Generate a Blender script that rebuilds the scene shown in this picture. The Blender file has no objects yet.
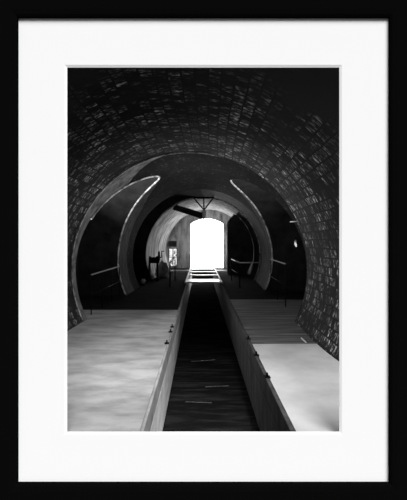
# A long brick vaulted tunnel with a sunken channel between two platforms, seen
# through the window of a large black frame with a white mat hung on a white wall.
# Units are metres; +Y runs down the tunnel, platform level is z = 0.
import bpy, bmesh, math, random
from mathutils import Vector, Matrix
random.seed(7)
S = bpy.context.scene
C = S.collection
PI = math.pi
EYE = 1.87

# ------------------------------------------------------------------ materials
def new_mat(name):
    m = bpy.data.materials.new(name); m.use_nodes = True
    nt = m.node_tree
    return m, nt, nt.nodes['Principled BSDF']

def plain(name, v, rough=0.8, metal=0.0, spec=0.3):
    m, nt, b = new_mat(name)
    b.inputs['Base Color'].default_value = (v, v, v, 1)
    b.inputs['Roughness'].default_value = rough
    b.inputs['Metallic'].default_value = metal
    b.inputs['Specular IOR Level'].default_value = spec
    return m

def mottled(name, lo, hi, scale=3.0, rough=0.8, stretch=(1, 1, 1), bump=0.15, spec=0.3,
            p0=0.3, p1=0.7, detail=8):
    """grey, stained, rough surface from noise in object space"""
    m, nt, b = new_mat(name)
    tc = nt.nodes.new('ShaderNodeTexCoord'); mp = nt.nodes.new('ShaderNodeMapping')
    mp.inputs['Scale'].default_value = stretch
    n = nt.nodes.new('ShaderNodeTexNoise'); n.inputs['Scale'].default_value = scale
    n.inputs['Detail'].default_value = detail; n.inputs['Roughness'].default_value = 0.62
    r = nt.nodes.new('ShaderNodeValToRGB')
    r.color_ramp.elements[0].position = p0; r.color_ramp.elements[0].color = (lo, lo, lo, 1)
    r.color_ramp.elements[1].position = p1; r.color_ramp.elements[1].color = (hi, hi, hi, 1)
    bp = nt.nodes.new('ShaderNodeBump'); bp.inputs['Strength'].default_value = bump
    bp.inputs['Distance'].default_value = 0.03
    L = nt.links.new
    L(tc.outputs['Object'], mp.inputs['Vector']); L(mp.outputs['Vector'], n.inputs['Vector'])
    L(n.outputs['Fac'], r.inputs['Fac']); L(r.outputs['Color'], b.inputs['Base Color'])
    L(n.outputs['Fac'], bp.inputs['Height']); L(bp.outputs['Normal'], b.inputs['Normal'])
    b.inputs['Roughness'].default_value = rough; b.inputs['Specular IOR Level'].default_value = spec
    return m

def bricks(name, lo, hi, rough, spec, bw=0.24, rh=0.11, bump=0.8, mortar=0.012, glint=9, near_fade=0):
    """brick courses laid on the UVs (arc length, distance along the tunnel)"""
    m, nt, b = new_mat(name)
    L = nt.links.new
    uv = nt.nodes.new('ShaderNodeUVMap'); uv.uv_map = 'UVMap'
    nz = nt.nodes.new('ShaderNodeTexNoise'); nz.inputs['Scale'].default_value = 2.5; nz.inputs['Detail'].default_value = 3
    L(uv.outputs['UV'], nz.inputs['Vector'])
    wob = nt.nodes.new('ShaderNodeVectorMath'); wob.operation = 'MULTIPLY_ADD'
    wob.inputs[1].default_value = (0.05, 0.05, 0); L(nz.outputs['Color'], wob.inputs[0]); L(uv.outputs['UV'], wob.inputs[2])
    t = nt.nodes.new('ShaderNodeTexBrick')
    L(wob.outputs[0], t.inputs['Vector'])
    t.inputs['Scale'].default_value = 1.0
    t.inputs['Brick Width'].default_value = bw; t.inputs['Row Height'].default_value = rh
    t.inputs['Mortar Size'].default_value = mortar; t.inputs['Mortar Smooth'].default_value = 0.4
    t.inputs['Bias'].default_value = -0.25
    t.inputs['Color1'].default_value = (lo, lo, lo, 1); t.inputs['Color2'].default_value = (hi, hi, hi, 1)
    t.inputs['Mortar'].default_value = (lo * .4, lo * .4, lo * .4, 1)
    n2 = nt.nodes.new('ShaderNodeTexNoise'); n2.inputs['Scale'].default_value = 1.6; n2.inputs['Detail'].default_value = 6
    n2.inputs['Roughness'].default_value = 0.7
    L(uv.outputs['UV'], n2.inputs['Vector'])
    rp = nt.nodes.new('ShaderNodeValToRGB')
    rp.color_ramp.elements[0].position = .44; rp.color_ramp.elements[0].color = (.10, .10, .10, 1)
    rp.color_ramp.elements[1].position = .62; rp.color_ramp.elements[1].color = (1, 1, 1, 1)
    L(n2.outputs['Fac'], rp.inputs['Fac'])
    n3 = nt.nodes.new('ShaderNodeTexNoise'); n3.inputs['Scale'].default_value = glint; n3.inputs['Detail'].default_value = 4
    mp3 = nt.nodes.new('ShaderNodeMapping'); mp3.inputs['Scale'].default_value = (1.8, .75, 1)
    L(uv.outputs['UV'], mp3.inputs['Vector']); L(mp3.outputs['Vector'], n3.inputs['Vector'])
    r3 = nt.nodes.new('ShaderNodeValToRGB')
    r3.color_ramp.elements[0].position = .48; r3.color_ramp.elements[0].color = (.09, .09, .09, 1)
    r3.color_ramp.elements[1].position = .66; r3.color_ramp.elements[1].color = (1.9, 1.9, 1.9, 1)  # pale specks paint grazing glints into the brick colour
    L(n3.outputs['Fac'], r3.inputs['Fac'])
    m1 = nt.nodes.new('ShaderNodeMix'); m1.data_type = 'RGBA'; m1.blend_type = 'MULTIPLY'; m1.inputs[0].default_value = 1
    L(t.outputs['Color'], m1.inputs[6]); L(rp.outputs['Color'], m1.inputs[7])
    m2 = nt.nodes.new('ShaderNodeMix'); m2.data_type = 'RGBA'; m2.blend_type = 'MULTIPLY'; m2.inputs[0].default_value = 1
    L(m1.outputs[2], m2.inputs[6]); L(r3.outputs['Color'], m2.inputs[7])
    src = m2.outputs[2]
    if near_fade:  # darkens the near end: fading light painted into the colour
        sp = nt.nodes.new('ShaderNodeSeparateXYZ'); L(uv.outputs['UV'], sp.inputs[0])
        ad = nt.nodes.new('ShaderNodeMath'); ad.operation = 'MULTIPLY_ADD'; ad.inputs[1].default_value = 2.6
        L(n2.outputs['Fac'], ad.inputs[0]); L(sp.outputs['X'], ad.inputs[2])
        mr = nt.nodes.new('ShaderNodeMapRange'); mr.inputs['From Min'].default_value = near_fade + .6; mr.inputs['From Max'].default_value = near_fade + 2.0
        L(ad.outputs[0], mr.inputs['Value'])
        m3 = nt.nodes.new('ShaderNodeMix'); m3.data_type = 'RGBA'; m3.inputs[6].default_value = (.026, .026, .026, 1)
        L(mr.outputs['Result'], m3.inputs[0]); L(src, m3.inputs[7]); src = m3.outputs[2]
    L(src, b.inputs['Base Color'])
    bp = nt.nodes.new('ShaderNodeBump'); bp.inputs['Strength'].default_value = bump; bp.inputs['Distance'].default_value = 0.02
    L(m2.outputs[2], bp.inputs['Height'])
    L(bp.outputs['Normal'], b.inputs['Normal'])
    b.inputs['Roughness'].default_value = rough; b.inputs['Specular IOR Level'].default_value = spec
    return m

def glow(name, v, strength):
    m, nt, b = new_mat(name)
    b.inputs['Base Color'].default_value = (v, v, v, 1)
    b.inputs['Emission Color'].default_value = (1, 1, 1, 1)
    b.inputs['Emission Strength'].default_value = strength
    return m

M = dict(
    black=plain('black_lacquer', .0028, 1, 0, .0),
    mat=plain('white_mat_board', .86, .95, 0, .0),
    gallery=plain('white_gallery_paint', .8, .9, 0, .1),
    gfloor=mottled('gallery_concrete', .08, .12, 2),
    brick=bricks('vault_brick_near_fade', .012, .80, .75, .2, bw=.105, rh=.17, bump=.6, mortar=.018, glint=15, near_fade=5.6),
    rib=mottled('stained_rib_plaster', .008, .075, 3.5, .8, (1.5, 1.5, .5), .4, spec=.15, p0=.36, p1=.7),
    slabpale=mottled('scoured_pale_concrete', .46, .62, 1.0, .85, bump=.12, p0=.36, p1=.62),
    ring=mottled('ring_plaster', .035, .20, 5, .75, bump=.5, p0=.35, p1=.68),
    soot_shade=bricks('soot_shade_brick', .006, .06, .9, .1, bw=.2, rh=.1),
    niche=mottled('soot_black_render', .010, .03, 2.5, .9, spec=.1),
    white=mottled('limewashed_plaster', .10, .48, 1.6, .9, (1.6, 1.6, .5), .25, p0=.36, p1=.62),
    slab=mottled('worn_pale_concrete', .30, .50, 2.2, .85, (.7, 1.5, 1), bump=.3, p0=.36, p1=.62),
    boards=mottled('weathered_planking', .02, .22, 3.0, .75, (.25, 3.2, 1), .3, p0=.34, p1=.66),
    dark=mottled('dark_far_floor', .004, .02, 2.5, 1, (.5, 2.0, 1), .3, spec=.03),
    mud=mottled('wet_black_mud', .009, .045, 2.6, 1, (.5, 3, 1), .5, spec=.0, p0=.45, p1=.85),
    chwall=mottled('channel_concrete_lit', .5, .85, 2.2, .85, (1, 1, 2.5), .3),
    chdark=mottled('channel_concrete_shaded', .015, .095, 2.2, 1, (2.5, 2.5, .6), .3),
    arris_highlight=mottled('pale_arris_highlight', .15, .75, 6, .7, p0=.4, p1=.6),
    coping=mottled('coping_stone', .22, .5, 3, .8, bump=.2),
    bulk=mottled('dark_bulkhead', .04, .13, 1.5, .9, spec=.1),
    steel=plain('dull_steel', .25, .6, 0, .3),
    iron=plain('black_iron', .004, .7, 0, .1),
    bright=plain('worn_pale_steel', .75, .5, 0.0, .5),
    timber=mottled('pale_wet_timber', .4, .8, 4, .32, (.4, 3, 1), .1, spec=.9),
    darktimber=mottled('tarred_timber', .012, .05, 4, .8),
    cloth=mottled('grey_canvas', .3, .8, 5, .9),
    wetwood=mottled('wet_dark_lath', .01, .07, 6, .5),
    enamel=plain('white_enamel', .85, .35, 0, .5),
    daylight=glow('daylight_beyond_door', .9, 7.0),
    lamp=glow('lit_lamp_glass', .9, .6),
)
def window_glow():
    m, nt, b = new_mat('daylight_and_leaves_through_glass')
    tc = nt.nodes.new('ShaderNodeTexCoord'); n = nt.nodes.new('ShaderNodeTexNoise')
    n.inputs['Scale'].default_value = 6; n.inputs['Detail'].default_value = 5
    r = nt.nodes.new('ShaderNodeValToRGB')
    r.color_ramp.elements[0].position = .4; r.color_ramp.elements[0].color = (.12, .12, .12, 1)
    r.color_ramp.elements[1].position = .56; r.color_ramp.elements[1].color = (.75, .75, .75, 1)
    nt.links.new(tc.outputs['Object'], n.inputs['Vector']); nt.links.new(n.outputs['Fac'], r.inputs['Fac'])
    nt.links.new(r.outputs['Color'], b.inputs['Emission Color']); b.inputs['Emission Strength'].default_value = 1.3
    b.inputs['Base Color'].default_value = (.02, .02, .02, 1)
    return m
M['pane'] = window_glow()

# ------------------------------------------------------------------ mesh helpers
def obj(name, bm, mat, parent=None, smooth=False, bevel=0.0):
    me = bpy.data.meshes.new(name)
    bmesh.ops.recalc_face_normals(bm, faces=bm.faces[:]) if not bm.loops.layers.uv else None
    bm.to_mesh(me); bm.free()
    me.materials.append(M[mat] if isinstance(mat, str) else mat)
    if smooth:
        for p in me.polygons: p.use_smooth = True
    o = bpy.data.objects.new(name, me); C.objects.link(o)
    if parent is not None: o.parent = parent
    if bevel:
        md = o.modifiers.new('bevel', 'BEVEL'); md.width = bevel; md.segments = 2; md.limit_method = 'ANGLE'
    return o

def struct(name, bm, mat, **k):
    o = obj(name, bm, mat, **k); o['kind'] = 'structure'; return o

def tag(o, label, cat, group=None):
    o['label'] = label; o['category'] = cat
    if group: o['group'] = group
    return o

def thing(name, label, cat, loc=(0, 0, 0), group=None):
    o = bpy.data.objects.new(name, None); C.objects.link(o); o.location = loc
    o.empty_display_size = .2
    return tag(o, label, cat, group)

def box(bm, x0, x1, y0, y1, z0, z1):
    v = [bm.verts.new((x, y, z)) for x in (x0, x1) for y in (y0, y1) for z in (z0, z1)]
    for f in ((0, 1, 3, 2), (4, 6, 7, 5), (0, 4, 5, 1), (2, 3, 7, 6), (0, 2, 6, 4), (1, 5, 7, 3)):
        bm.faces.new([v[i] for i in f])
    return bm

def bx(*a): return box(bmesh.new(), *a)

def tube(bm, pts, r, seg=10):
    pts = [Vector(p) for p in pts]
    rings = []
    for i, p in enumerate(pts):
        d = (pts[min(i + 1, len(pts) - 1)] - pts[max(i - 1, 0)]).normalized()
        u = d.cross(Vector((0, 0, 1)))
        if u.length < 1e-3: u = d.cross(Vector((1, 0, 0)))
        u.normalize(); w = d.cross(u)
        rr = r[i] if isinstance(r, (list, tuple)) else r
        rings.append([bm.verts.new(p + (u * math.cos(2 * PI * k / seg) + w * math.sin(2 * PI * k / seg)) * rr) for k in range(seg)])
    for a, b in zip(rings, rings[1:]):
        for k in range(seg):
            bm.faces.new((a[k], a[(k + 1) % seg], b[(k + 1) % seg], b[k]))
    bm.faces.new(rings[0][::-1]); bm.faces.new(rings[-1])
    return bm

def tb(pts, r, seg=10): return tube(bmesh.new(), pts, r, seg)

def beam(p, q, w, h):
    """square timber from p to q"""
    bm = bmesh.new(); p, q = Vector(p), Vector(q); d = (q - p).normalized()
    u = d.cross(Vector((0, 0, 1))).normalized(); v = d.cross(u)
    vs = [bm.verts.new(e + u * a * w / 2 + v * b * h / 2) for e in (p, q) for a, b in ((-1, -1), (1, -1), (1, 1), (-1, 1))]
    for f in ((3, 2, 1, 0), (4, 5, 6, 7), (0, 1, 5, 4), (1, 2, 6, 5), (2, 3, 7, 6), (3, 0, 4, 7)):
        bm.faces.new([vs[i] for i in f])
    return bm

# ------------------------------------------------------------------ the tunnel shell
R = 2.70
AZ = 1.184                                   # height of the vault axis
def ax(y): return -0.25 + 0.042 * (y - 9.15) # the vault swings gently to the right
TF = math.acos(-(AZ + .06) / R)              # angle from the crown to the floor
NT = 96
thetas = [-TF + 2 * TF * i / NT for i in range(NT + 1)]

def vp(t, y, r=R):
    return (ax(y) + r * math.sin(t), y, AZ + r * math.cos(t))

def vault(y0, y1, mat, name, r=R, n=10, ths=thetas, bm=None, wobble=0.0):
    """vault skin between two edge curves y0(theta), y1(theta)"""
    own = bm is None
    bm = bm or bmesh.new()
    uvl = bm.loops.layers.uv.get('UVMap') or bm.loops.layers.uv.new('UVMap')
    g = []
    for t in ths:
        a, b = y0(t), y1(t)
        g.append([(bm.verts.new(vp(t, a + (b - a) * k / n, (r(a + (b - a) * k / n) if callable(r) else r) + (random.uniform(-wobble, wobble) if 0 < k < n else 0))), t, a + (b - a) * k / n) for k in range(n + 1)])
    for i in range(len(ths) - 1):
        for k in range(n):
            q = (g[i][k], g[i + 1][k], g[i + 1][k + 1], g[i][k + 1])
            f = bm.faces.new([e[0] for e in q]); f.smooth = True
            for l, e in zip(f.loops, q): l[uvl].uv = (e[2], e[1] * R)
    if not own: return bm
    o = struct(name, bm, mat); return o

def annulus(bm, y, r0, r1, ths=thetas):
    uvl = bm.loops.layers.uv.get('UVMap') or bm.loops.layers.uv.new('UVMap')
    A = [bm.verts.new(vp(t, y, r0)) for t in ths]; B = [bm.verts.new(vp(t, y, r1)) for t in ths]
    for i in range(len(ths) - 1):
        f = bm.faces.new((A[i], A[i + 1], B[i + 1], B[i]))
        for l, (t, rr) in zip(f.loops, ((ths[i], r0), (ths[i + 1], r0), (ths[i + 1], r1), (ths[i], r1))):
            l[uvl].uv = (rr, t * R)
    return bm

def half_span(t, c, a, b):
    h = R * math.cos(t)
    if h >= b: return 0.0
    return a if h <= 0 else a * math.sqrt(1 - (h / b) ** 2)

NL = dict(c=11.45, a=2.0, b=2.50)            # cross vault on the left
NR = dict(c=12.00, a=2.8, b=2.48)            # cross vault on the right
CR = dict(c=23.2, a=3.45, b=2.28)            # dark cross vault beside the end door
def niche_for(t): return NL if t < 0 else NR
# finer sampling where the groins come to their points
extra = []
for b_ in (NL['b'], NR['b'], CR['b']):
    tt = math.acos(b_ / R)
    for e in (0, .004, .012, .025): extra += [tt + e, -tt - e]
ths2 = sorted(set([round(t, 6) for t in thetas + extra]))

Y_RING, Y_B, Y_C, Y_CH, Y_END = 9.15, 15.9, 18.8, 19.15, 26.7

# near brick vault, with a slightly larger radius than the plastered ring
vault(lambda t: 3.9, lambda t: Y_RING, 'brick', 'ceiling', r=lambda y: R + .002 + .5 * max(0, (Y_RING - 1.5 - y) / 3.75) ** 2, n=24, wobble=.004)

# plastered ring up to the groins
def ring_end(t):
    nz = niche_for(t); return nz['c'] - half_span(t, **nz)
def rib_start(t):
    nz = niche_for(t); return nz['c'] + half_span(t, **nz)
def ring_mid(t):
    if t > 0: return min(ring_end(t), Y_RING + .1)
    k = max(0.0, min(1.0, (-t - .15) / .7))
    return min(ring_end(t), Y_RING + .06 + 1.9 * k ** 1.6)  # pale band thins toward the crown, where the light dims
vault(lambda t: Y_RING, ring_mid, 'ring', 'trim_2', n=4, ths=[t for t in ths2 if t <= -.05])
vault(lambda t: Y_RING, ring_mid, 'soot_shade', 'trim_10', n=4, ths=[t for t in ths2 if t >= max(u for u in ths2 if u <= -.05)])  # right ring darker than the left: shade put into its colour
vault(ring_mid, ring_end, 'soot_shade', 'ceiling_middle', n=6, ths=ths2)
vault(rib_start, lambda t: Y_B, 'ring' if False else 'soot_shade', 'ceiling_far', n=8, ths=ths2)

# pale edge and jamb of the far rib, rising out of the platform on both sides
def rib_band(t):
    return min(Y_B, rib_start(t) + (1.3 if t < 0 else .9) * max(0.0, min(1.0, (abs(t) - .35) / .5)) + .03)
bmr = bmesh.new()
for s in (-1, 1):
    vault(lambda t: rib_start(t) - .0, rib_band, None, None, r=R - .012, n=4, ths=[t for t in ths2 if s * t > .42], bm=bmr)
struct('trim_3', bmr, 'rib')

# side recesses: the cross vaults run outwards from the groins to a back wall
def niche_mesh(nz, s, depth):
    bm = bmesh.new()
    uvl = bm.loops.layers.uv.new('UVMap')
    ts = [t for t in ths2 if s * t > 0 and R * math.cos(t) <= nz['b'] + 1e-6]
    ts.sort(key=lambda t: abs(t))
    for sg in (-1, 1):
        prev = None
        for t in ts:
            y = nz['c'] + sg * half_span(t, **nz)
            p = vp(t, y); q = (s * depth, y, p[2])
            cur = (bm.verts.new(p), bm.verts.new(q))
            if prev: bm.faces.new((prev[0], cur[0], cur[1], prev[1]))
            prev = cur
    y0, y1 = nz['c'] - nz['a'] - .05, nz['c'] + nz['a'] + .05
    bm.faces.new([bm.verts.new(p) for p in ((s * depth, y0, -.06), (s * depth, y1, -.06), (s * depth, y1, AZ + nz['b'] + .05), (s * depth, y0, AZ + nz['b'] + .05))])
    return bm
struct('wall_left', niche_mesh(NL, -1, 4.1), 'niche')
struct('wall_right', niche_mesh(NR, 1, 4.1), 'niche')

# recess between rib and inner arch
LT = [t for t in thetas if t <= .02]; RT = [t for t in thetas if t >= max(LT) - 1e-6]
def rr(t):
    k = max(0.0, min(1.0, (-t - .0) / .9)); return R + .65 * k * k * (3 - 2 * k)
bm = bmesh.new()
g = [[bm.verts.new(p) for p in (vp(t, Y_B, R), vp(t, Y_B + .001, rr(t)), vp(t, Y_C - .001, rr(t)), vp(t, Y_C, R))] for t in LT]
for p_, q_ in zip(g, g[1:]):
    for k in range(3): bm.faces.new((p_[k], q_[k], q_[k + 1], p_[k + 1]))
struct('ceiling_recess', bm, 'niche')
vault(lambda t: Y_B, lambda t: Y_C, 'rib', 'trim_11', n=3, ths=RT)
# pale tubes painting caught light along the groins and arch edges
def arris_highlight(name, pts, r=.02, mat='arris_highlight'):
    struct(name, tb(pts, r, 6), mat, smooth=True)
def groin(nz, s_, sg, t0, t1):
    ts = [t for t in ths2 if t0 <= s_ * t <= t1 and R * math.cos(t) <= nz['b'] + 1e-6]
    ts.sort(key=abs)
    return [vp(t, nz['c'] + sg * half_span(t, **nz), R - .012) for t in ts]
arris_highlight('trim_highlight_12', groin(NL, -1, 1, 0, TF), .028)
arris_highlight('trim_highlight_13', groin(NL, -1, -1, 0, 1.15), .024)
arris_highlight('trim_highlight_14', groin(NR, 1, 1, 0, TF), .028)
arris_highlight('trim_highlight_15', [vp(t, Y_C, R - .01) for t in thetas if t > -.9], .045)
arris_highlight('trim_highlight_16', [vp(t, Y_RING, R - .01) for t in thetas if -TF < t < .3], .014)
# inner arch: front face and soffit
bm = bmesh.new(); annulus(bm, Y_C, R, 3.36)
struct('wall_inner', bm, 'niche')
vault(lambda t: Y_C, lambda t: Y_CH, 'white', 'trim_4', n=2)
# end chamber, limewashed; right side coloured dark to paint its shade
WT = [t for t in thetas if t <= .72]; ST = [t for t in thetas if t >= max(WT) - 1e-6]
vault(lambda t: Y_CH, lambda t: Y_END, 'white', 'ceiling_chamber', n=12, ths=WT)
vault(lambda t: Y_CH, lambda t: Y_END, 'soot_shade', 'wall_chamber_right', n=12, ths=ST)
# dark bulkhead on the right, its top raking up to the vault
bm = bmesh.new()
pr = [(1.50, -.006), (2.55, -.006), (2.92, .8), (2.96, 1.4), (2.80, 2.2), (2.42, 2.82), (2.05, 3.22), (1.86, 3.3), (1.50, 2.86)]
F = [bm.verts.new((x, 22.0, z)) for x, z in pr]; G = [bm.verts.new((x, 22.18, z)) for x, z in pr]
bm.faces.new(F); bm.faces.new(G[::-1])
for i in range(len(pr)): bm.faces.new((F[i], F[(i + 1) % len(pr)], G[(i + 1) % len(pr)], G[i]))
struct('wall_bulkhead', bm, 'bulk')
# end wall with an arched door opening and a window opening
DX0, DX1, DZ = -.62, 1.57, 2.95
WX0, WX1, WZ0, WZ1 = -2.12, -1.52, .08, 1.33
def end_wall():
    bm = bmesh.new()
    def quad(x0, x1, z0, z1):
        bm.faces.new([bm.verts.new(p) for p in ((x0, Y_END, z0), (x1, Y_END, z0), (x1, Y_END, z1), (x0, Y_END, z1))])
    quad(-3.2, WX0, -.06, 4.2); quad(WX0, WX1, -.06, WZ0); quad(WX0, WX1, WZ1, 4.2); quad(WX1, DX0, -.06, 4.2)
    n = 16; arc = []
    for i in range(n + 1):
        u = i / n; arc.append((DX0 + (DX1 - DX0) * u, DZ + .36 * math.sin(PI * u) ** .8))
    for i in range(n):
        bm.faces.new([bm.verts.new(p) for p in ((arc[i][0], Y_END, arc[i][1]), (arc[i + 1][0], Y_END, arc[i + 1][1]), (arc[i + 1][0], Y_END, 4.2), (arc[i][0], Y_END, 4.2))])
    # reveals
    path = [(DX0, 0)] + arc + [(DX1, 0)]
    for a, b in zip(path, path[1:]):
        bm.faces.new([bm.verts.new(p) for p in ((a[0], Y_END, a[1]), (b[0], Y_END, b[1]), (b[0], Y_END + .3, b[1]), (a[0], Y_END + .3, a[1]))])
    w = [(WX0, WZ0), (WX1, WZ0), (WX1, WZ1), (WX0, WZ1), (WX0, WZ0)]
    for a, b in zip(w, w[1:]):
        bm.faces.new([bm.verts.new(p) for p in ((a[0], Y_END, a[1]), (b[0], Y_END, b[1]), (b[0], Y_END + .3, b[1]), (a[0], Y_END + .3, a[1]))])
    return bm
struct('wall_end', end_wall(), 'white')
bm = bmesh.new()
bm.faces.new([bm.verts.new(p) for p in ((DX1, Y_END, -.06), (3.4, Y_END, -.06), (3.4, Y_END, 4.2), (DX1, Y_END, 4.2))])
struct('wall_end_right', bm, 'white')
d = struct('door_1', bx(DX0 - .1, DX1 + .1, Y_END + .3, Y_END + .36, -.05, 3.4), 'daylight')
w = struct('window_1', bx(WX0 - .02, WX1 + .02, Y_END + .2, Y_END + .24, WZ0 - .02, WZ1 + .02), 'pane')
fr = bmesh.new()
for x in (WX0, (WX0 + WX1) / 2 - .02, WX1 - .05): box(fr, x, x + .05, Y_END + .12, Y_END + .18, WZ0, WZ1)
for z in (WZ0, .7, WZ1 - .05): box(fr, WX0, WX1, Y_END + .13, Y_END + .17, z, z + .04)
obj('window_frame', fr, 'iron', w)

# ------------------------------------------------------------------ floors and channel
CX0, CX1, CD = -.55, .88, .93
def slab(x0, x1, y0, y1, z1=0.0, t=.25):
    return bx(x0, x1, y0, y1, z1 - t, z1)
LY, RY1, RY2 = 10.7, 7.2, 12.6
struct('floor_left', slab(-4.4, CX0 - .04, 3.86, LY), 'slab')
struct('floor_left_far', slab(-4.4, CX0 - .04, LY, Y_END + .4, -.004), 'dark')  # far floor darker than the near slab
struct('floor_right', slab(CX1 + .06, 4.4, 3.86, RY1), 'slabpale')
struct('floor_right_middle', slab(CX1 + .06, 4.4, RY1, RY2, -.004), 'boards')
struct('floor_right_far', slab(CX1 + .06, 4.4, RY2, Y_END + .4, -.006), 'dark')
struct('floor_channel', bx(CX0 - .3, CX1 + .3, 4.02, Y_END + .4, -CD - .2, -CD), 'mud')
struct('wall_channel_left', bx(CX0 - .3, CX0, 4.02, Y_END + .4, -CD, -.25), 'chwall')  # lit copy: light on this face put into its colour
struct('wall_channel_right', bx(CX1, CX1 + .3, 4.02, Y_END + .4, -CD, -.25), 'chdark')  # shaded copy of the channel wall, shade put into its colour
struct('trim_6', bx(CX0 - .04, CX0, 3.86, Y_END + .4, -.25, .012), 'coping', bevel=.012)
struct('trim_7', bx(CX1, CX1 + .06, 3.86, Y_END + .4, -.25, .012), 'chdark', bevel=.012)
struct('wall_channel_end', bx(CX0 - .3, CX1 + .3, Y_END + .4, Y_END + .5, -CD - .2, 0), 'dark')

# pale kerbs running across in front of the end wall
struct('trim_8', bx(-2.2, CX0 - .04, 23.5, 23.75, -.01, .09), 'timber')
struct('trim_9', bx(CX1 + .06, 3.0, 23.5, 23.75, -.01, .09), 'timber')

# ------------------------------------------------------------------ wall and frame in front
FY = 3.80                                     # face of the mat
K = FY / 400.0                                # metres per photo pixel on that face
def fx(px): return (px - 200) * K
def fz(py): return EYE - (py - 240) * K
def rect_ring(bm, o, yo, i, yi):
    """flat or sloping border between rectangle o at depth yo and rectangle i at depth yi"""
    def c(r, y): return [bm.verts.new(p) for p in ((r[0], y, r[2]), (r[1], y, r[2]), (r[1], y, r[3]), (r[0], y, r[3]))]
    A, B = c(o, yo), c(i, yi)
    for k in range(4): bm.faces.new((A[k], A[(k + 1) % 4], B[(k + 1) % 4], B[k]))
    return A, B
OP0 = (fx(64.6), fx(342.0), fz(434.4), fz(64.8))
OP1 = (fx(67.0), fx(339.6), fz(432.0), fz(67.2))
bm = bmesh.new()
wo = (-7, 7, -1.6, 6.0)
wi = (OP0[0] - .3, OP0[1] + .3, OP0[2] - .3, OP0[3] + .3)
rect_ring(bm, wo, 3.835, wi, 3.835); rect_ring(bm, wi, 3.835, wi, 3.95); rect_ring(bm, wi, 3.95, wo, 3.95); rect_ring(bm, wo, 3.95, wo, 3.835)
struct('wall_front', bm, 'gallery')
struct('floor', bx(-7, 7, -4, 4.02, -1.75, -1.6), 'gfloor')

PF = thing('picture_frame', 'large black picture frame with wide white mat around the tunnel view', 'picture frame', (fx(203.5), FY, fz(516)))
bpy.context.view_layer.update()
def place_child(o):
    o.matrix_parent_inverse = Matrix.Translation(PF.location).inverted(); return o
IN = (fx(18.6), fx(388.4), fz(481.6), fz(18.6))
OUT = (fx(-14), fx(421), fz(516), fz(-16))
FF = FY - .045
def rail(side):
    """mitred moulding with a rounded front"""
    bm = bmesh.new()
    prof = [(0, FY + .035), (0, FF + .012), (.06, FF + .002), (.2, FF - .004), (.8, FF - .004), (.94, FF + .004), (1, FF + .02), (1, FY + .035)]
    def corner(u, ci):
        x = IN[ci[0]] + (OUT[ci[0]] - IN[ci[0]]) * u; z = IN[ci[1]] + (OUT[ci[1]] - IN[ci[1]]) * u
        return x, z
    ends = {'top': ((0, 3), (1, 3)), 'bottom': ((0, 2), (1, 2)), 'left': ((0, 2), (0, 3)), 'right': ((1, 2), (1, 3))}[side]
    rows = []
    for e in ends:
        rows.append([bm.verts.new((corner(u, e)[0], y, corner(u, e)[1])) for u, y in prof])
    n = len(prof)
    for k in range(n): bm.faces.new((rows[0][k], rows[0][(k + 1) % n], rows[1][(k + 1) % n], rows[1][k]))
    bm.faces.new(rows[0]); bm.faces.new(rows[1][::-1])
    return bm
for side in ('top', 'bottom', 'left', 'right'):
    place_child(obj('frame_rail', rail(side), 'black', PF))
bm = bmesh.new()
mo = (IN[0] - .06, IN[1] + .06, IN[2] - .06, IN[3] + .06)
rect_ring(bm, mo, FY, OP0, FY); rect_ring(bm, mo, FY, mo, FY + .03); rect_ring(bm, mo, FY + .03, OP0, FY + .03); rect_ring(bm, OP0, FY + .03, OP1, FY + .009)
mb = place_child(obj('mat_board', bm, 'mat', PF))
bm = bmesh.new(); rect_ring(bm, OP0, FY, OP1, FY + .009)
bv = obj('mat_bevel', bm, 'mat', mb)

# ------------------------------------------------------------------ things in the tunnel
def base(t, o):                                # part given in world coordinates
    o.matrix_parent_inverse = Matrix.Translation(t.location).inverted(); return o

# railings either side of the channel before the end chamber
def railing(name, label, x_near, x_far, y_near, y_far, back, h=.98, floor=-.004):
    t = thing(name, label, 'railing', (x_near, y_near, floor), 'railings by the end of the channel')
    base(t, obj('handrail', tb([(x_near, y_near, h), (x_far, y_far, h)], .028), 'bright', t, True))
    if back:
        base(t, obj('handrail', tb([(x_near, y_near, h), (back[0], back[1], h)], .022), 'bright', t, True))
    for f in (0, 1):
        x = x_near + (x_far - x_near) * f; y = y_near + (y_far - y_near) * f
        p = base(t, obj('post', tb([(x, y, floor), (x, y, h)], .026), 'iron', t, True))
        q = obj('foot_plate', bx(x - .07, x + .07, y - .07, y + .07, floor, floor + .02), 'iron', p)
        q.matrix_parent_inverse = Matrix.Translation(t.location).inverted() if False else Matrix.Identity(4)
    base(t, obj('middle_rail', tb([(x_near, y_near, h * .52), (x_far, y_far, h * .52)], .014), 'iron', t, True))
    return t
railing('railing', 'iron railing with pale handrail right of the channel before the bright door', 1.56, 1.46, 15.7, 18.4, (2.36, 15.8), floor=-.006)
railing('railing', 'iron railing with pale handrail left of the channel below the window', -1.20, -1.16, 16.0, 18.6, None)

# guard rails across the side recesses
def guard(label, x0, y0, x1, y1, h, n, floor):
    t = thing('guard_rail', label, 'railing', (x0, y0, floor), 'guard rails across the side recesses')
    base(t, obj('top_rail', tb([(x0, y0, h), (x1, y1, h)], .02), 'steel', t, True))
    base(t, obj('lower_rail', tb([(x0, y0, h * .5), (x1, y1, h * .5)], .014), 'iron', t, True))
    for i in range(n):
        u = i / (n - 1); x, y = x0 + (x1 - x0) * u, y0 + (y1 - y0) * u
        base(t, obj('post', tb([(x, y, floor), (x, y, h)], .016), 'iron', t, True))
guard('thin iron guard rail across the dark recess in the left wall', -2.72, 10.0, -2.66, 13.2, 1.0, 4, 0 - .004)
guard('thin iron guard rail across the dark recess in the right wall', 2.40, 11.2, 2.46, 13.9, 1.2, 3, -.006)

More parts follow.
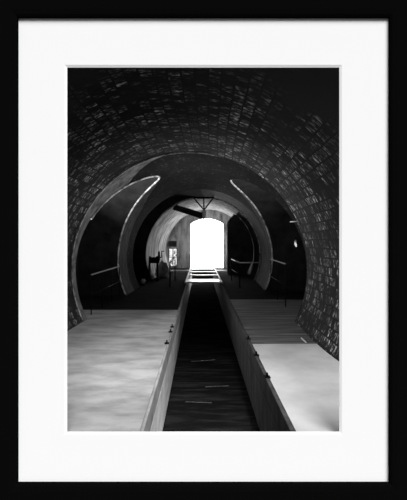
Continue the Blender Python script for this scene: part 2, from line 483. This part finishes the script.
# hanging hoist at the crown of the inner arch
hx, hy = .17, 18.4
def hp(px, py): return ((px - 200) * hy / 400, hy, EYE - (py - 240) * hy / 400)
H = thing('hoist', 'triangular iron hoist hanging from the arch crown above the bright door', 'hoist', hp(203.7, 197))
base(H, obj('crossbar', tb([hp(193.3, 197.8), hp(213.8, 197.8)], .04), 'iron', H, True))
base(H, obj('brace', tb([hp(193.8, 198), hp(204, 210)], .03), 'iron', H, True))
base(H, obj('brace', tb([hp(213.3, 198), hp(204, 210)], .03), 'iron', H, True))
a_ = hp(203.6, 192.5); b_ = hp(204, 210.5)
base(H, obj('hanger', tb([a_, b_], .032), 'iron', H, True))
base(H, obj('pulley_block', tb([hp(204, 210), hp(204, 211), hp(204, 217), hp(204, 218)], [.05, .075, .075, .05], 14), 'enamel', H, True))
base(H, obj('hook', tb([hp(204, 218), hp(204, 220), hp(204.6, 221.2), hp(205.2, 220.6)], .03), 'iron', H, True))
bmw = beam((-1.22, 19.35, 3.46), (.13, 18.52, 2.98), .2, .27)
tag(obj('jib_beam', bmw, 'darktimber', bevel=.01), 'dark slanting timber beam from the hoist up to the left side of the vault', 'beam')

# winch by the left jamb of the inner arch
wx, wy = -2.12, 18.25
Wn = thing('winch', 'dark hand winch standing against the left jamb of the inner arch', 'winch', (wx, wy, -.004))
for sx in (-.2, .2):
    bm = beam((wx + sx, wy - .25, -.004), (wx + sx * .8, wy, 1.12), .07, .09); base(Wn, obj('side_frame', bm, 'iron', Wn))
    bm = beam((wx + sx, wy + .25, -.004), (wx + sx * .8, wy, 1.12), .07, .09); base(Wn, obj('side_frame', bm, 'iron', Wn))
base(Wn, obj('drum', tb([(wx - .17, wy, .95), (wx + .17, wy, .95)], .14, 18), 'iron', Wn, True))
bm = bmesh.new()
for k in range(24):
    a, b = 2 * PI * k / 24, 2 * PI * (k + 1) / 24
    tube(bm, [(wx + .25, wy + .26 * math.cos(a), 1.08 + .26 * math.sin(a)), (wx + .25, wy + .26 * math.cos(b), 1.08 + .26 * math.sin(b))], .03, 6)
for k in range(3):
    a = PI * k / 3
    tube(bm, [(wx + .25, wy - .26 * math.cos(a), 1.08 - .26 * math.sin(a)), (wx + .25, wy + .26 * math.cos(a), 1.08 + .26 * math.sin(a))], .02, 6)
base(Wn, obj('gear_wheel', bm, 'iron', Wn))
base(Wn, obj('crank_handle', tb([(wx + .3, wy, 1.08), (wx + .38, wy, 1.08), (wx + .38, wy - .05, 1.36), (wx + .5, wy - .05, 1.36)], .025), 'iron', Wn, True))

# crumpled canvas sheet heaped over a crate
bm = bmesh.new()
bmesh.ops.create_icosphere(bm, subdivisions=4, radius=1)
for v in bm.verts:
    c = v.co
    n = .10 * math.sin(7 * c.x + 3 * c.z) + .08 * math.sin(9 * c.y - 5 * c.z + 1) + .05 * math.sin(17 * c.x + 11 * c.y)
    k = 1 + n * (1 if c.z > -.6 else .3)
    v.co = Vector((c.x * .31 * k * (1.1 - .35 * c.z), c.y * .34 * k * (1.1 - .3 * c.z), max(0, .36 + c.z * .46 * k)))
o = obj('canvas_sheet', bm, 'cloth', None, True); o.location = (-1.84, 19.7, -.004)
tag(o, 'heap of crumpled grey canvas on the floor beside the dark winch', 'tarpaulin')

# dark board fixed over the window
bd = bx(-2.06, -1.56, Y_END - .08, Y_END, 1.42, 1.80)
tag(obj('notice_board', bd, 'darktimber', bevel=.01), 'dark blank board on the end wall above the small window', 'board')

# little white lantern on the floor at the left
t = thing('lantern', 'small white lantern on the dark floor beside the left arch foot', 'lantern', (-2.36, 16.6, -.004))
lx, ly = -2.36, 16.6
base(t, obj('base', tb([(lx, ly, -.004), (lx, ly, .05)], .09, 14), 'iron', t))
base(t, obj('glass', tb([(lx, ly, .05), (lx, ly, .09), (lx, ly, .22), (lx, ly, .27)], [.06, .085, .085, .05], 14), 'enamel', t, True))
base(t, obj('cap', tb([(lx, ly, .27), (lx, ly, .32)], [.08, .03], 14), 'iron', t))
base(t, obj('carrying_handle', tb([(lx - .08, ly, .27), (lx - .07, ly, .37), (lx, ly, .42), (lx + .07, ly, .37), (lx + .08, ly, .27)], .009, 6), 'iron', t, True))

# wall lamp in the right recess
ly, lx, lz = 14.62, 3.50, 1.72
t = thing('wall_lamp', 'small white lamp glowing on the wall of the dark right recess', 'lamp', (lx, 14.8, lz))
base(t, obj('bracket', tb([(lx, 14.8, lz + .2), (lx, 14.66, lz + .24), (lx, ly, lz + .16)], .02), 'iron', t, True))
base(t, obj('lamp_shade', tb([(lx, ly, lz + .17), (lx, ly, lz + .12), (lx - .02, ly, lz + .06)], [.02, .04, .05], 14), 'enamel', t, True))
base(t, obj('lamp_glass', tb([(lx - .02, ly, lz + .06), (lx, ly, lz - .02), (lx + .02, ly, lz - .1)], [.03, .04, .02], 14), 'lamp', t, True))

# short iron tie bar on the right of the ring
t = thing('tie_bar', 'thin iron tie bar at the right edge of the brick vault', 'bar', (2.3, 9.0, 2.29))
base(t, obj('rod', tb([(2.03, 9.02, 2.28), (2.28, 8.9, 2.29)], .012), 'bright', t, True))
base(t, obj('wall_plate', bx(2.22, 2.27, 8.84, 8.98, 2.21, 2.37), 'iron', t))

# cross timbers and rails bridging the far end of the channel
g = 'pale cross timbers over the channel'
spots = [(17.25, 18.5, 'broad pale plank laid across the channel, nearest of the cross timbers'),
         (20.5, 20.85, 'narrow pale timber across the channel just behind the broad plank'),
         (22.6, 22.95, 'narrow pale timber across the channel, midway between broad plank and bright door'),
         (24.6, 24.95, 'narrow pale timber across the channel at the sill of the bright door')]
for i, (y0, y1, lab) in enumerate(spots):
    o = obj('plank' if i == 0 else 'cross_timber', bx(CX0 - .02, CX1 + .02, y0, y1, .012, .07), 'timber', bevel=.008)
    tag(o, lab, 'plank', g)
for x, lab in ((CX0 - .05, 'pale steel rail along the left lip of the channel, leading to the door'),
               (CX1 + .03, 'pale steel rail along the right lip of the channel, leading to the door')):
    tag(obj('rail', bx(x - .035, x + .035, 16.6, 26.5, .07, .12), 'bright', bevel=.01), lab, 'rail', 'rails along the far channel')

# fixing bolts and rings along the platform lips
def edge_ring(x, y, label, r=.022):
    t = thing('mooring_ring', label, 'ring', (x, y, .012), 'iron rings along the platform edges')
    base(t, obj('plate', bx(x - .04, x + .04, y - .05, y + .05, .012, .022), 'iron', t))
    pts = [(x, y + r * math.cos(a), .022 + r + r * math.sin(a)) for a in [2 * PI * k / 16 for k in range(17)]]
    base(t, obj('ring', tb(pts, .012, 8), 'iron', t, True))
for y, lab in ((8.54, 'farthest iron ring on the left platform edge'), (8.09, 'middle iron ring on the left platform edge'),
               (7.19, 'nearest iron ring on the left platform edge')):
    edge_ring(CX0 - .045, y, lab)
for y, lab in ((7.52, 'farthest iron ring on the right platform edge, by the slab joint'), (6.45, 'middle iron ring on the right platform edge, by the pale slab'),
               (5.42, 'nearest iron ring on the right platform edge, by the pale slab')):
    edge_ring(CX1 + .03, y, lab)

# a short pale stick lying on the right platform by the slab joint
tag(obj('stick', tb([(1.92, 7.58, .012), (1.92, 7.24, .014)], .013, 8), 'bright', None, True),
    'short pale stick lying on the boards of the right platform', 'stick')

# scraps of timber lying in the wet channel
for i, (x0, y0, x1, y1, lab) in enumerate(((-.2, 9.2, .35, 9.3, 'thin wet lath across the dark channel bed, farthest of three'),
                                     (.1, 7.6, .55, 7.66, 'thin wet lath in the dark channel bed, middle of three'),
                                     (-.25, 6.9, .2, 6.86, 'thin wet lath in the dark channel bed, nearest of three'))):
    tag(obj('lath', tb([(x0, y0, -CD + .008), (x1, y1, -CD + .008)], .009, 6), 'wetwood'), lab, 'lath', 'laths in the channel')

# ------------------------------------------------------------------ light
def look(o, d): o.rotation_euler = Vector(d).to_track_quat('-Z', 'Y').to_euler()
def light(name, kind, loc, d, power, **k):
    l = bpy.data.lights.new(name, kind); l.energy = power
    for a, v in k.items(): setattr(l, a, v)
    o = bpy.data.objects.new(name, l); C.objects.link(o); o.location = loc; look(o, d); return o
sd = Vector((-.28, .62, -.62)).normalized()
light('sun', 'SUN', (2, -3, 8), sd, .85 * PI / (.86 * sd.y), angle=math.radians(40))
# added area lamps hidden in the side recesses and behind the chamber bulkhead
light('recess_fill', 'AREA', (3.9, 10.3, 2.2), (-1, -.5, 1.5), 460, shape='RECTANGLE', size=1.2, size_y=1.4)
light('recess_fill', 'AREA', (-3.9, 10.4, 2.2), (1, -.5, 1.3), 560, shape='RECTANGLE', size=1.2, size_y=1.4)
light('chamber_fill', 'AREA', (2.7, 24.2, 1.5), (-1, .1, .2), 110, shape='RECTANGLE', size=2.6, size_y=1.8)
# added spot lamps without fixtures, unseen above the platforms
light('platform_fill', 'SPOT', (-.7, 4.2, 3.4), (-.15, 2.2, -3.4), 190, spot_size=math.radians(60), spot_blend=1.0, shadow_soft_size=.15)
light('platform_fill', 'SPOT', (1.3, 4.2, 3.4), (.25, 1.6, -3.4), 480, spot_size=math.radians(72), spot_blend=1.0, shadow_soft_size=.15)

W = bpy.data.worlds.new('world'); S.world = W; W.use_nodes = True
W.node_tree.nodes['Background'].inputs['Color'].default_value = (1, 1, 1, 1)
W.node_tree.nodes['Background'].inputs['Strength'].default_value = .10

# ------------------------------------------------------------------ camera
cam = bpy.data.cameras.new('camera'); co = bpy.data.objects.new('camera', cam); C.objects.link(co)
co.location = (0, 0, EYE); co.rotation_euler = (PI / 2, 0, 0)
cam.sensor_fit = 'HORIZONTAL'; cam.sensor_width = 36; cam.lens = 36 * 400 / 407
cam.shift_x = 3.5 / 407; cam.shift_y = -10 / 407
S.camera = co
vs = S.view_settings
vs.view_transform = 'Standard'; vs.look = 'None'; vs.exposure = 0; vs.gamma = 1; vs.use_curve_mapping = False
